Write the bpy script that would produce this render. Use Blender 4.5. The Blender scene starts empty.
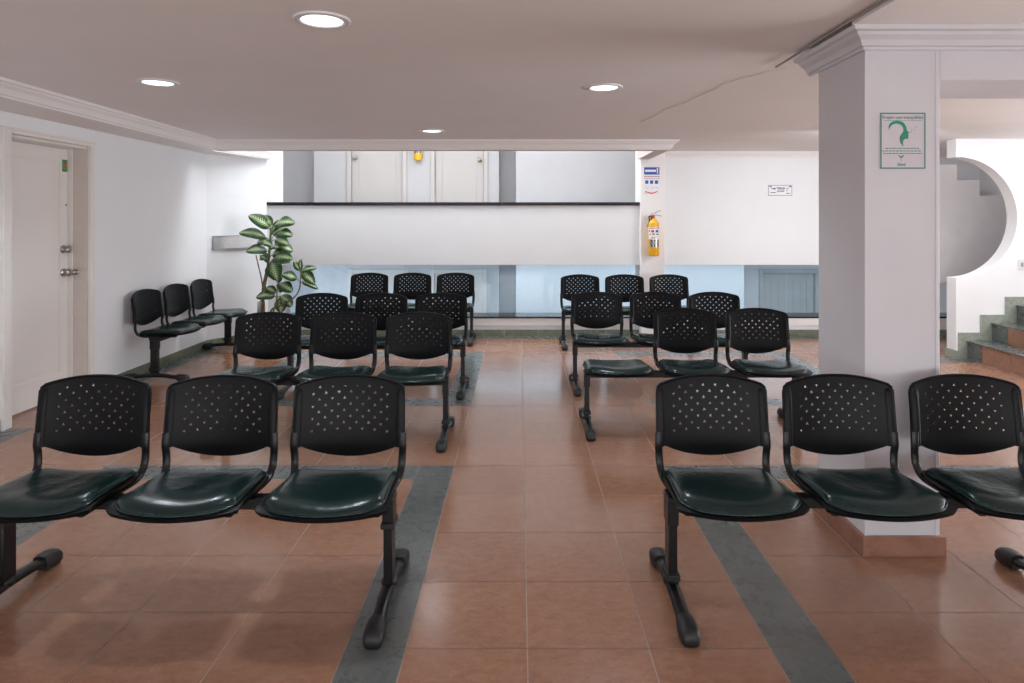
import bpy, bmesh, math, random
from mathutils import Vector, Matrix
from mathutils.geometry import delaunay_2d_cdt
random.seed(7)
SC = bpy.context.scene
COL = SC.collection
PI = math.pi
H, F, VX, VY = 1.45, 653.0, 519.5, 220.0      # eye height, focal length (px), vanishing point

def P(px, py, d):
    return Vector(((px-VX)*d/F, d, H-(py-VY)*d/F))

# ------------------------------------------------------------------ materials
def nt(name):
    m = bpy.data.materials.new(name); m.use_nodes = True
    n = m.node_tree.nodes; l = m.node_tree.links
    return m, n, l, n['Principled BSDF']

def mat(name, col, rough=0.5, metal=0.0, var=0.04, scale=6.0, bump=0.0, bscale=60.0, spec=0.5, coat=0.0,
        emit=None, estr=0.0, bdist=0.002):
    m, n, l, b = nt(name)
    b.inputs['Roughness'].default_value = rough
    b.inputs['Metallic'].default_value = metal
    b.inputs['Specular IOR Level'].default_value = spec
    b.inputs['Coat Weight'].default_value = coat
    g = n.new('ShaderNodeNewGeometry')
    nz = n.new('ShaderNodeTexNoise'); nz.inputs['Scale'].default_value = scale; nz.inputs['Detail'].default_value = 4
    l.new(g.outputs['Position'], nz.inputs['Vector'])
    r = n.new('ShaderNodeValToRGB')
    r.color_ramp.elements[0].position = 0.3; r.color_ramp.elements[1].position = 0.7
    r.color_ramp.elements[0].color = [c*(1-var) for c in col[:3]] + [1]
    r.color_ramp.elements[1].color = [min(1, c*(1+var)) for c in col[:3]] + [1]
    l.new(nz.outputs['Fac'], r.inputs['Fac']); l.new(r.outputs['Color'], b.inputs['Base Color'])
    if bump:
        nb = n.new('ShaderNodeTexNoise'); nb.inputs['Scale'].default_value = bscale; nb.inputs['Detail'].default_value = 3
        l.new(g.outputs['Position'], nb.inputs['Vector'])
        bp = n.new('ShaderNodeBump'); bp.inputs['Strength'].default_value = bump; bp.inputs['Distance'].default_value = bdist
        l.new(nb.outputs['Fac'], bp.inputs['Height']); l.new(bp.outputs['Normal'], b.inputs['Normal'])
    if emit:
        b.inputs['Emission Color'].default_value = (*emit, 1); b.inputs['Emission Strength'].default_value = estr
    return m

def tile_mat(name, c1, c2, rough, stretch=(1, 2.6, 1), scale=7):
    m, n, l, b = nt(name)
    g = n.new('ShaderNodeNewGeometry')
    mp = n.new('ShaderNodeMapping'); mp.inputs['Scale'].default_value = stretch
    l.new(g.outputs['Position'], mp.inputs['Vector'])
    at = n.new('ShaderNodeAttribute'); at.attribute_name = 'tone'
    # each tile gets its own offset in the marbling
    add = n.new('ShaderNodeVectorMath'); add.operation = 'ADD'
    sc = n.new('ShaderNodeVectorMath'); sc.operation = 'SCALE'; sc.inputs['Scale'].default_value = 37
    l.new(at.outputs['Color'], sc.inputs[0]); l.new(mp.outputs['Vector'], add.inputs[0]); l.new(sc.outputs[0], add.inputs[1])
    b.inputs['Specular IOR Level'].default_value = 0.65
    n1 = n.new('ShaderNodeTexNoise'); n1.inputs['Scale'].default_value = scale; n1.inputs['Detail'].default_value = 8
    n1.inputs['Roughness'].default_value = 0.68; n1.inputs['Distortion'].default_value = 0.6
    l.new(add.outputs[0], n1.inputs['Vector'])
    n2 = n.new('ShaderNodeTexNoise'); n2.inputs['Scale'].default_value = 90; n2.inputs['Detail'].default_value = 3
    l.new(g.outputs['Position'], n2.inputs['Vector'])
    r = n.new('ShaderNodeValToRGB')
    r.color_ramp.elements[0].position = 0.36; r.color_ramp.elements[1].position = 0.62
    r.color_ramp.elements[0].color = (*c1, 1); r.color_ramp.elements[1].color = (*c2, 1)
    l.new(n1.outputs['Fac'], r.inputs['Fac'])
    hs = n.new('ShaderNodeHueSaturation')
    mr = n.new('ShaderNodeMapRange'); mr.inputs['To Min'].default_value = 0.93; mr.inputs['To Max'].default_value = 1.07
    sep = n.new('ShaderNodeSeparateColor'); l.new(at.outputs['Color'], sep.inputs[0])
    l.new(sep.outputs[0], mr.inputs['Value']); l.new(mr.outputs[0], hs.inputs['Value'])
    l.new(r.outputs['Color'], hs.inputs['Color'])
    mx = n.new('ShaderNodeMix'); mx.data_type = 'RGBA'; mx.blend_type = 'MULTIPLY'; mx.inputs['Factor'].default_value = 0.25
    l.new(hs.outputs['Color'], mx.inputs['A']); l.new(n2.outputs['Fac'], mx.inputs['B'])
    l.new(mx.outputs['Result'], b.inputs['Base Color'])
    rr = n.new('ShaderNodeMapRange'); rr.inputs['To Min'].default_value = rough-0.01; rr.inputs['To Max'].default_value = rough+0.02
    l.new(n1.outputs['Fac'], rr.inputs['Value']); l.new(rr.outputs[0], b.inputs['Roughness'])
    bp = n.new('ShaderNodeBump'); bp.inputs['Strength'].default_value = 0.12; bp.inputs['Distance'].default_value = 0.001
    l.new(n2.outputs['Fac'], bp.inputs['Height']); l.new(bp.outputs['Normal'], b.inputs['Normal'])
    return m

M = {}
M['terra'] = tile_mat('terracotta_tile', (0.300, 0.146, 0.087), (0.376, 0.198, 0.124), 0.19, (1, 1.7, 1), 20)
M['slate'] = tile_mat('grey_slate_tile', (0.115, 0.126, 0.121), (0.127, 0.138, 0.133), 0.27, (1, 1, 1), 14)
M['grout'] = mat('grout', (0.40, 0.31, 0.255), 0.8, var=0.15, scale=4)
M['green'] = tile_mat('green_stone_baseboard', (0.13, 0.145, 0.095), (0.25, 0.27, 0.20), 0.4, (1, 1, 1), 26)
M['wall'] = mat('white_wall_paint', (0.85, 0.87, 0.905), 0.6, var=0.012, scale=2.5, bump=0.15, bscale=110, bdist=0.001)
M['wallb'] = mat('white_panel_paint', (0.84, 0.86, 0.885), 0.6, var=0.012, scale=3, bump=0.1, bscale=110, bdist=0.001)
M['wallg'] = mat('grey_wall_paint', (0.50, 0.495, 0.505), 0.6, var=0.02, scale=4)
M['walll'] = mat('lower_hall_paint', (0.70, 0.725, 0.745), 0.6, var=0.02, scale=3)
M['column'] = mat('column_paint', (0.67, 0.66, 0.695), 0.5, var=0.02, scale=5, bump=0.1, bscale=90, bdist=0.001)
M['ceil'] = mat('ceiling_paint', (0.86, 0.825, 0.815), 0.75, var=0.015, scale=2, bump=0.15, bscale=70, bdist=0.001)
M['mould'] = mat('moulding_paint', (0.88, 0.86, 0.86), 0.5, var=0.01)
M['doorw'] = mat('white_door_paint', (0.83, 0.80, 0.77), 0.4, var=0.012, scale=3)
M['jamb'] = mat('beige_reveal_paint', (0.66, 0.60, 0.55), 0.5, var=0.04, scale=7)
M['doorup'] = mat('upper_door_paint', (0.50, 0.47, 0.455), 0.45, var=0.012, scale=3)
M['doorg'] = mat('grey_door_paint', (0.52, 0.54, 0.54), 0.5, var=0.03)
M['granite'] = mat('black_granite', (0.012, 0.012, 0.018), 0.12, var=0.5, scale=120)
M['plastic'] = mat('black_plastic', (0.0042, 0.0044, 0.0055), 0.40, var=0.1, bump=0.10, bscale=500, spec=0.17, bdist=0.0006)
M['metal'] = mat('black_painted_steel', (0.0055, 0.0055, 0.0065), 0.32, var=0.1, bump=0.05, bscale=300, spec=0.35)
M['rubber'] = mat('black_rubber', (0.008, 0.008, 0.009), 0.5, var=0.15, bump=0.2, bscale=250)
M['vinyl'] = mat('dark_green_vinyl', (0.003, 0.017, 0.0165), 0.27, var=0.15, scale=9, bump=0.35, bscale=9, spec=0.42, bdist=0.012)
M['steel'] = mat('brushed_steel', (0.42, 0.40, 0.38), 0.28, metal=1.0)
M['brass'] = mat('brass', (0.55, 0.38, 0.16), 0.3, metal=1.0)
M['dark'] = mat('dark_gap', (0.03, 0.028, 0.026), 0.8)
M['yellow'] = mat('yellow_enamel', (0.85, 0.45, 0.02), 0.28, var=0.03)
M['red'] = mat('red_print', (0.62, 0.05, 0.06), 0.5)
M['blue'] = mat('blue_print', (0.03, 0.10, 0.42), 0.5)
M['navy'] = mat('navy_print', (0.05, 0.06, 0.16), 0.5)
M['white'] = mat('white_print', (0.85, 0.85, 0.88), 0.4)
M['paper'] = mat('sign_board_grey', (0.66, 0.62, 0.655), 0.3)
M['teal'] = mat('teal_print', (0.05, 0.24, 0.21), 0.5)
M['emerald'] = mat('emerald_print', (0.01, 0.30, 0.17), 0.5)
M['greyink'] = mat('grey_print', (0.28, 0.33, 0.36), 0.5)
M['greenst'] = mat('green_sticker', (0.08, 0.33, 0.12), 0.5)
M['chrome'] = mat('mirror_steel', (0.86, 0.87, 0.9), 0.2, metal=0.75, bump=0.4, bscale=14, bdist=0.004)
M['soil'] = mat('potting_soil', (0.06, 0.035, 0.022), 0.9, var=0.5, scale=60, bump=0.9, bscale=90, bdist=0.01)
M['pot'] = mat('brown_glazed_clay', (0.13, 0.06, 0.035), 0.4, var=0.2, scale=12)
M['bark'] = mat('brown_cane', (0.22, 0.12, 0.075), 0.7, var=0.35, scale=30)
M['stem'] = mat('green_cane', (0.13, 0.19, 0.06), 0.5, var=0.35, scale=30)
M['plate'] = mat('switch_plate', (0.72, 0.72, 0.70), 0.35)
M['lens'] = mat('lit_lamp_glass', (0.9, 0.95, 1.0), 0.4, emit=(0.72, 0.88, 1.0), estr=2.6)
M['sleeve'] = mat('clear_plastic_sleeve', (0.75, 0.78, 0.76), 0.15)

def glass_mat():
    m = bpy.data.materials.new('blue_tinted_glass'); m.use_nodes = True
    n = m.node_tree.nodes; l = m.node_tree.links; n.clear()
    o = n.new('ShaderNodeOutputMaterial'); t = n.new('ShaderNodeBsdfTransparent'); g = n.new('ShaderNodeBsdfGlossy')
    t.inputs['Color'].default_value = (0.84, 0.92, 0.97, 1); g.inputs['Roughness'].default_value = 0.02
    fr = n.new('ShaderNodeFresnel'); fr.inputs['IOR'].default_value = 1.45
    mx = n.new('ShaderNodeMixShader')
    l.new(fr.outputs[0], mx.inputs[0]); l.new(t.outputs[0], mx.inputs[1]); l.new(g.outputs[0], mx.inputs[2]); l.new(mx.outputs[0], o.inputs[0])
    return m
M['glass'] = glass_mat()

def leaf_mat():
    m, n, l, b = nt('variegated_leaf')
    uv = n.new('ShaderNodeUVMap'); uv.uv_map = 'UVMap'
    sp = n.new('ShaderNodeSeparateXYZ'); l.new(uv.outputs[0], sp.inputs[0])
    def math_(op, a, bb=None):
        q = n.new('ShaderNodeMath'); q.operation = op
        for i, v in enumerate((a, bb)):
            if v is None: continue
            if isinstance(v, (int, float)): q.inputs[i].default_value = v
            else: l.new(v, q.inputs[i])
        return q.outputs[0]
    au = math_('ABSOLUTE', sp.outputs['X'])                     # 0 midrib .. 1 edge
    # feathered veins: stripes slanting forward from the midrib
    ph = math_('MULTIPLY', math_('SUBTRACT', sp.outputs['Y'], math_('MULTIPLY', au, 0.22)), 58.0)
    st = math_('MULTIPLY_ADD', math_('SINE', ph), 0.22)
    st.node.inputs[2].default_value = 0.0
    nz = n.new('ShaderNodeTexNoise'); nz.inputs['Scale'].default_value = 9; nz.inputs['Detail'].default_value = 4
    l.new(uv.outputs[0], nz.inputs['Vector'])
    v = math_('ADD', math_('ADD', math_('SUBTRACT', 0.92, math_('MULTIPLY', au, 1.15)), st), math_('MULTIPLY', math_('SUBTRACT', nz.outputs['Fac'], 0.5), 0.9))
    r = n.new('ShaderNodeValToRGB')
    r.color_ramp.elements[0].position = 0.25; r.color_ramp.elements[0].color = (0.016, 0.055, 0.014, 1)
    r.color_ramp.elements[1].position = 0.85; r.color_ramp.elements[1].color = (0.50, 0.60, 0.36, 1)
    e = r.color_ramp.elements.new(0.5); e.color = (0.055, 0.15, 0.035, 1)
    l.new(v, r.inputs['Fac']); l.new(r.outputs['Color'], b.inputs['Base Color'])
    b.inputs['Roughness'].default_value = 0.35
    return m
M['leaf'] = leaf_mat()

# ------------------------------------------------------------------ helpers
def NB(): return bmesh.new()

def obj(name, bm, m, parent=None, smooth=False, bevel=0.0, bseg=2, loc=None):
    me = bpy.data.meshes.new(name)
    bmesh.ops.recalc_face_normals(bm, faces=bm.faces)
    bm.to_mesh(me); bm.free()
    ms = m if isinstance(m, (list, tuple)) else [m]
    for k in ms: me.materials.append(M[k] if isinstance(k, str) else k)
    if smooth:
        for p in me.polygons: p.use_smooth = True
    o = bpy.data.objects.new(name, me); COL.objects.link(o)
    if loc is not None: o.location = loc
    if parent: o.parent = parent
    if bevel:
        b = o.modifiers.new('Bevel', 'BEVEL'); b.width = bevel; b.segments = bseg; b.limit_method = 'ANGLE'
        if smooth is False:
            b.harden_normals = False
    return o

def struct(name, bm, m, **k):
    o = obj(name, bm, m, **k)
    if k.get('parent') is None: o['kind'] = 'structure'
    return o

def thing(name, label, cat, loc=(0, 0, 0), rotz=0, group=None):
    o = bpy.data.objects.new(name, None); COL.objects.link(o)
    o.empty_display_size = 0.1
    o.location = loc; o.rotation_euler = (0, 0, rotz); o['label'] = label; o['category'] = cat
    if group: o['group'] = group
    return o

def tag(o, label, cat, group=None):
    o['label'] = label; o['category'] = cat
    if group: o['group'] = group
    return o

def box(bm, x0, x1, y0, y1, z0, z1, mi=0):
    v = [bm.verts.new(c) for c in ((x0,y0,z0),(x1,y0,z0),(x1,y1,z0),(x0,y1,z0),(x0,y0,z1),(x1,y0,z1),(x1,y1,z1),(x0,y1,z1))]
    for f in ((0,3,2,1),(4,5,6,7),(0,1,5,4),(1,2,6,5),(2,3,7,6),(3,0,4,7)):
        bm.faces.new([v[i] for i in f]).material_index = mi

def prism(bm, pts, z0, z1, mi=0):
    """vertical extrusion of an XY outline"""
    a = [bm.verts.new((x, y, z0)) for x, y in pts]; b = [bm.verts.new((x, y, z1)) for x, y in pts]
    bm.faces.new(a[::-1]).material_index = mi; bm.faces.new(b).material_index = mi
    n = len(pts)
    for i in range(n): bm.faces.new((a[i], a[(i+1) % n], b[(i+1) % n], b[i])).material_index = mi

def prism_y(bm, pts, y0, y1, mi=0):
    """extrusion along Y of an XZ outline"""
    a = [bm.verts.new((x, y0, z)) for x, z in pts]; b = [bm.verts.new((x, y1, z)) for x, z in pts]
    bm.faces.new(a).material_index = mi; bm.faces.new(b[::-1]).material_index = mi
    n = len(pts)
    for i in range(n): bm.faces.new((a[i], b[i], b[(i+1) % n], a[(i+1) % n])).material_index = mi

def loft(bm, rings, cap=True, closed=True, mi=0):
    R = [[bm.verts.new(p) for p in r] for r in rings]
    n = len(R[0])
    for a, b in zip(R, R[1:]):
        for i in range(n if closed else n-1):
            j = (i+1) % n
            bm.faces.new((a[i], a[j], b[j], b[i])).material_index = mi
    if cap:
        bm.faces.new(R[0][::-1]).material_index = mi; bm.faces.new(R[-1]).material_index = mi

def catmull(pts, k=6):
    pts = [Vector(p) for p in pts]; out = []
    q = [pts[0]*2-pts[1]] + pts + [pts[-1]*2-pts[-2]]
    for i in range(1, len(q)-2):
        for s in range(k):
            t = s/k
            out.append(0.5*((2*q[i]) + (-q[i-1]+q[i+1])*t + (2*q[i-1]-5*q[i]+4*q[i+1]-q[i+2])*t*t + (-q[i-1]+3*q[i]-3*q[i+1]+q[i+2])*t**3))
    out.append(pts[-1]); return out

def sweep(bm, path, ru, rv=None, side=None, seg=12, power=2.0, mi=0):
    """oval tube; side = fixed lateral axis; ru along side, rv across. radii may be lists"""
    path = [Vector(p) for p in path]; n = len(path); rings = []
    prev = None
    for i, p in enumerate(path):
        t = (path[min(i+1, n-1)]-path[max(i-1, 0)]).normalized()
        if side is not None: s = Vector(side); s = (s-t*s.dot(t)).normalized()
        else:
            s = prev if prev is not None else t.orthogonal()
            s = (s-t*s.dot(t)).normalized()
        prev = s; w = t.cross(s)
        a = ru[i] if isinstance(ru, list) else ru
        b = a if rv is None else (rv[i] if isinstance(rv, list) else rv)
        ring = []
        for k in range(seg):
            th = 2*PI*k/seg; c, sn = math.cos(th), math.sin(th)
            cc = math.copysign(abs(c)**(2/power), c); ss = math.copysign(abs(sn)**(2/power), sn)
            ring.append(p+s*(a*cc)+w*(b*ss))
        rings.append(ring)
    loft(bm, rings, mi=mi)

def lathe(bm, prof, c=(0, 0, 0), seg=24, axis='Z', mi=0):
    rings = []
    for r, z in prof:
        ring = []
        for k in range(seg):
            a = 2*PI*k/seg
            p = (r*math.cos(a), r*math.sin(a), z)
            if axis == 'Y': p = (r*math.cos(a), z, r*math.sin(a))
            if axis == 'X': p = (z, r*math.cos(a), r*math.sin(a))
            ring.append(Vector(c)+Vector(p))
        rings.append(ring)
    loft(bm, rings, mi=mi)

def profile_run(bm, path, prof, mi=0):
    """moulding: path of (x,y) points, prof of (offset to the path's left, z); mitred corners"""
    n = len(path); rings = []
    for i in range(n):
        p = Vector(path[i])
        def nrm(a, b):
            d = (Vector(b)-Vector(a)).normalized(); return Vector((-d.y, d.x))
        if i == 0: m = nrm(path[0], path[1])
        elif i == n-1: m = nrm(path[-2], path[-1])
        else:
            a, b = nrm(path[i-1], path[i]), nrm(path[i], path[i+1])
            m = (a+b); m = m/max(0.2, m.dot(a))
        rings.append([Vector((p.x+m.x*o, p.y+m.y*o, z)) for o, z in prof])
    loft(bm, rings, mi=mi)

def text_mesh(s, size, loc, facing='-Y', m='navy', parent=None, name='lettering', bold=0.0, width=None, depth=0.0006):
    c = bpy.data.curves.new('t', 'FONT'); c.body = s; c.size = size; c.align_x = 'CENTER'; c.align_y = 'CENTER'
    c.extrude = depth; c.offset = bold
    t = bpy.data.objects.new('t', c); COL.objects.link(t)
    bpy.context.view_layer.update()
    me = bpy.data.meshes.new_from_object(t.evaluated_get(bpy.context.evaluated_depsgraph_get()))
    bpy.data.objects.remove(t); me.name = name
    xs = [v.co.x for v in me.vertices]; w = max(xs)-min(xs)
    fx = (width/w) if width else 1.0
    for v in me.vertices:
        x, y, z = v.co
        if facing == '-Y': v.co = (x*fx, -z, y)
        elif facing == '+X': v.co = (z, x*fx, y)
    me.materials.clear(); me.materials.append(M[m])
    o = bpy.data.objects.new(name, me); COL.objects.link(o); o.location = loc
    if parent: o.parent = parent
    return o

def flat_poly(bm, pts, y, th=0.0006, mi=0):
    """thin plate in the XZ plane facing -Y, any outline"""
    prism_y(bm, pts, y-th, y, mi)

# ------------------------------------------------------------------ camera
cam = bpy.data.cameras.new('camera'); co = bpy.data.objects.new('camera', cam); COL.objects.link(co)
co.location = (0, 0, H); co.rotation_euler = (PI/2, 0, 0)
cam.sensor_width = 36; cam.lens = F/1024*36
cam.shift_x = -(VX-512)/1024; cam.shift_y = -(341.5-VY)/1024
cam.clip_start = 0.05
SC.camera = co

# ------------------------------------------------------------------ floor
T, S = 0.4114, 0.2057
CEIL = 2.30
bm = NB(); tl = bm.loops.layers.float_color.new('tone')
def tile(x0, x1, y0, y1, mi, g=0.0013, gx=0.0021):
    if x1-x0 < 0.012 or y1-y0 < 0.012: return
    v = [bm.verts.new(c) for c in ((x0+gx, y0+g, 0), (x1-gx, y0+g, 0), (x1-gx, y1-g, 0), (x0+gx, y1-g, 0))]
    f = bm.faces.new(v); f.material_index = mi
    c = (random.random(), random.random(), random.random(), 1)
    for lp in f.loops: lp[tl] = c
def cuts(a, b, anchor, st):
    k = math.ceil((a-anchor)/st+1e-4); out = [a]
    while anchor+k*st < b-1e-3: out.append(anchor+k*st); k += 1
    return out+[b]
GY = 2.208
def region(x0, x1, y0, y1, ax, ay, mi, sx=T, sy=T):
    X, Y = cuts(x0, x1, ax, sx), cuts(y0, y1, ay, sy)
    for i in range(len(X)-1):
        for j in range(len(Y)-1): tile(X[i], X[i+1], Y[j], Y[j+1], mi)
AX = -0.385
LX0, LX1, RX0, RX1, WX, BX = -2.441, -0.385, 0.849, 2.906, -3.38, 7.6
for (y0, y1, framed) in ((-3, 1.796, 0), (1.796, 3.856, 1), (3.856, 5.092, 0), (5.092, 7.152, 1), (7.152, 7.97, 0)):
    if not framed:
        region(WX, LX0, y0, y1, LX0, GY, 0)
        region(LX0, RX1, y0, y1, AX, GY, 0)
        region(RX1, BX, y0, y1, RX1, GY, 0)
        continue
    region(WX, LX0, y0, y1, LX0, GY, 0); region(LX1, RX0, y0, y1, AX, GY, 0)
    if y0 < 5:
        region(RX1, BX, y0, y1, RX1, GY, 0)
    else:
        region(RX1, 3.9, y0, y1, RX1, GY, 0); region(3.9, BX, y0, 6.64, RX1, GY, 0)
        region(3.9, BX, 6.64, 6.85, RX1, GY, 1); region(3.9, BX, 6.85, y1, RX1, GY, 0)
    for a, b in ((LX0, LX1), (RX0, RX1)):
        region(a, a+S, y0, y1, a, GY, 0 if (a > 0 and y0 > 5) else 1); region(b-S, b, y0, y1, a, GY, 1)
        region(a+S, b-S, y0, y0+S, a+S, y0, 1); region(a+S, b-S, y1-S, y1, a+S, y1-S, 1)
        region(a+S, b-S, y0+S, y1-S, a+S, y0+S, 0)
region(WX, BX, 7.97, 8.17, AX, 7.97, 1)
region(-3.58, WX, -3, 4.54, -3.6, GY, 1); region(-3.58, WX, 5.42, 8.17, -3.6, GY, 1); region(-3.78, WX, 4.54, 5.42, -3.78, GY, 0)
# grout bed and slab under the tiles
v = [bm.verts.new(c) for c in ((-3.9, -3.1, -0.0012), (BX, -3.1, -0.0012), (BX, 8.17, -0.0012), (-3.9, 8.17, -0.0012))]
bm.faces.new(v).material_index = 2
box(bm, -3.9, BX, -3.1, 8.17, -0.12, -0.02, 2)
for f in bm.faces:
    if f.normal.z < 0 and len(f.verts) == 4 and f.material_index != 2: f.normal_flip()
struct('floor', bm, ['terra', 'slate', 'grout'])

# ------------------------------------------------------------------ walls
XW = -3.56
bm = NB()
box(bm, XW-0.22, XW, -3.1, 4.56, 0, 2.6); box(bm, XW-0.22, XW, 5.42, 7.43, 0, 2.6); box(bm, XW-0.22, XW, 4.56, 5.42, 2.06, 2.6)
prism(bm, [(XW-.22, 6.9), (XW, 6.9), (XW, 7.43), (XW-.22, 7.43)], 2.6, 4.2)
struct('wall_left', bm, 'wall')
bm = NB(); prism(bm, [(XW, 7.43), (-3.15, 8.12), (-3.15, 8.70), (-3.9, 8.70), (-3.9, 7.43)], 0, 4.2)
struct('wall_corner', bm, 'wall')
bm = NB()
box(bm, -3.9, BX, -3.2, -3.1, 0, 2.6)
struct('wall_rear', bm, 'wallb')
bm = NB()
box(bm, BX, BX+0.1, -3.2, 8.2, 0, 2.6)
struct('wall_right', bm, 'wallb')

# back of the hall: low wall, sill, parapet, big panel
YB = 8.16
bm = NB()
box(bm, -3.15, 7.6, YB, 8.50, -1.5, 0.225)                       # low wall
box(bm, -3.15, -2.97, YB, 8.50, 0.225, 0.89)
box(bm, 1.80, 4.85, YB, YB+0.14, 0.89, 2.6)                       # big white panel
box(bm, 4.85, 7.6, YB, YB+0.14, 0.67, 2.6); box(bm, 4.85, 5.0, YB, YB+0.14, 0.225, 0.67); box(bm, 5.7, 7.6, YB, YB+0.14, 0.225, 0.67)
struct('wall_back', bm, 'wallb')
bm = NB(); box(bm, -3.149, 1.50, YB, YB+0.12, 0.89, 1.63)
struct('wall_parapet', bm, mat('parapet_paint', (0.80, 0.81, 0.825), 0.6, var=0.012, scale=3))
bm = NB(); box(bm, -3.16, 1.50, YB-0.025, YB+0.145, 1.63, 1.672)
struct('trim_1', bm, 'granite', bevel=0.004)
bm = NB(); box(bm, -2.97, 1.50, YB-0.02, 8.50, 0.225, 0.245); box(bm, 1.80, 7.0, YB-0.02, 8.50, 0.225, 0.245)
struct('trim_2', bm, 'granite', bevel=0.003)
# slim white ledge below the sill
bm = NB(); box(bm, -3.15, 7.6, YB-0.012, YB, 0.13, 0.222)
struct('trim_3', bm, 'mould', bevel=0.003)
# glazing of the lower opening
xs = [-2.97, -1.117, 0.0, 1.50]
for i, (a, b) in enumerate([(-2.97, -1.12), (-1.12, 1.50), (1.80, 3.45), (3.45, 4.85)]):
    bm = NB(); box(bm, a+0.003, b-0.003, 8.44, 8.446, 0.246, 0.93)
    struct('window_%d' % (i+1), bm, 'glass')

# far pillar with the signs
bm = NB(); box(bm, 1.50, 1.80, 8.09, 8.46, 0, 2.6)
pil = struct('pillar', bm, 'mould', bevel=0.004)

# upper hall
bm = NB()
box(bm, -6.0, 7.6, 8.52, 12.2, 0.935, 1.25)
struct('floor_upper', bm, 'wallg')
UP0, UP1 = 1.25, 4.2
DZ = 10.5
def xd(px, d=DZ): return (px-VX)*d/F
bm = NB()
box(bm, -6, xd(314), 10.9, 11.6, UP0, UP1)                         # recess at the far left
box(bm, xd(314), xd(347), DZ, 11.5, UP0, UP1)                      # pier
box(bm, xd(347), xd(407), DZ, DZ+0.1, UP0+2.1, UP1); box(bm, xd(407), xd(430.5), DZ, DZ+0.1, UP0, UP1)
box(bm, xd(430.5), xd(488), DZ, DZ+0.1, UP0+2.1, UP1); box(bm, xd(488), xd(499), DZ, 11.5, UP0, UP1)
box(bm, xd(499), 7.6, 10.9, 11.6, UP0, UP1)
box(bm, xd(516, 9.9), xd(635, 9.9), 9.9, 11.5, UP0, UP1)
box(bm, -6.1, -6.0, 8.7, 11.6, UP0, UP1); box(bm, 7.6, 7.7, 8.3, 11.6, UP0, UP1)
box(bm, 1.80, 7.6, YB+0.14, YB+0.3, 2.3, UP1)
struct('wall_upper', bm, 'wallg')
bm = NB(); box(bm, xd(635, 9.9), xd(650, 9.95), 9.95, 10.05, UP0, UP1)
struct('wall_far', bm, 'walll')
bm = NB(); box(bm, -6, 7.7, 6.9, 11.6, UP1, UP1+0.1)
struct('ceiling_upper', bm, 'ceil')
bm = NB(); box(bm, -3.6, 1.62, 7.02, 7.06, CEIL, UP1)
struct('wall_void', bm, 'wallb')
# lower hall
LO0 = -1.45
bm = NB()
box(bm, -6, 8, 8.50, 11.7, LO0-0.1, LO0)
struct('floor_lower', bm, 'terra')
bm = NB()
box(bm, -6, xd(314), 11.5, 11.6, LO0, 0.93); box(bm, xd(314), xd(349), DZ, 11.5, LO0, 0.93)
box(bm, xd(349), xd(408.5), DZ, DZ+0.1, 0.66, 0.93); box(bm, xd(408.5), xd(430), DZ, DZ+0.1, LO0, 0.93)
box(bm, xd(430), xd(487), DZ, DZ+0.1, 0.66, 0.93); box(bm, xd(487), xd(499), DZ, 11.5, LO0, 0.93)
box(bm, xd(499), xd(517), 10.8, 11.6, LO0, 0.93); box(bm, xd(516, 9.9), xd(744, 9.9), 9.9, 11.5, LO0, 0.93)
box(bm, xd(744), xd(759), DZ, DZ+0.1, LO0, 0.93); box(bm, xd(759), xd(819), DZ, DZ+0.1, 0.66, 0.93); box(bm, xd(819), 8, DZ, DZ+0.1, LO0, 0.93)
box(bm, -6.1, -6.0, 8.5, 11.6, LO0, 0.93); box(bm, 8, 8.1, 8.5, 11.6, LO0, 0.93)
struct('wall_lower', bm, 'walll')

def hall_door(name, x0, x1, z0, y, m, knob_side, knob_z, knob_m, boards=0, hgt=2.1):
    """framed panel door facing -Y"""
    bm = NB(); w = 0.07
    box(bm, x0, x0+w, y-0.03, y+0.09, z0, z0+hgt); box(bm, x1-w, x1, y-0.03, y+0.09, z0, z0+hgt); box(bm, x0+w, x1-w, y-0.03, y+0.09, z0+hgt-w, z0+hgt)
    fr = struct(name, bm, m, bevel=0.008)
    bm = NB(); a, b = x0+w+0.004, x1-w-0.004; zt = z0+hgt-w-0.004; yy = y+0.04
    box(bm, a, b, yy, yy+0.035, z0+0.01, zt)
    s = 0.11
    for (p, q, r, t) in ((a, a+s, z0+0.01, zt), (b-s, b, z0+0.01, zt), (a+s, b-s, zt-s, zt), (a+s, b-s, z0+0.01, z0+0.2)):
        box(bm, p, q, yy-0.012, yy, r, t)
    if boards:
        for k in range(boards):
            u = a+s+(b-a-2*s)*(k+0.5)/boards; box(bm, u-0.035, u+0.035, yy-0.006, yy, z0+0.2, zt-s)
    obj('door_leaf', bm, m, fr, bevel=0.004)
    if knob_m:
        kx = a+0.06 if knob_side < 0 else b-0.06
        bm = NB(); lathe(bm, [(0.03, 0), (0.03, -0.008), (0.014, -0.012), (0.014, -0.035), (0.028, -0.045), (0.03, -0.06), (0.018, -0.072)], (kx, yy-0.012, knob_z), 16, 'Y')
        obj('door_knob', bm, knob_m, fr, smooth=True)
    return fr
hall_door('door_2', xd(347), xd(407), UP0, DZ, 'doorup', -1, H+62*DZ/F, 'steel')
hall_door('door_3', xd(430.5), xd(488), UP0, DZ, 'doorup', 1, H+60*DZ/F, 'brass')
hall_door('door_4', xd(349), xd(408.5), LO0, DZ, 'doorw', 1, LO0+1, None, hgt=2.11)
hall_door('door_5', xd(430), xd(487), LO0, DZ, 'doorw', 1, LO0+1, None, hgt=2.11)
hall_door('door_6', xd(759), xd(819), LO0, DZ, 'doorg', 1, LO0+1, None, boards=5, hgt=2.11)

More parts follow.
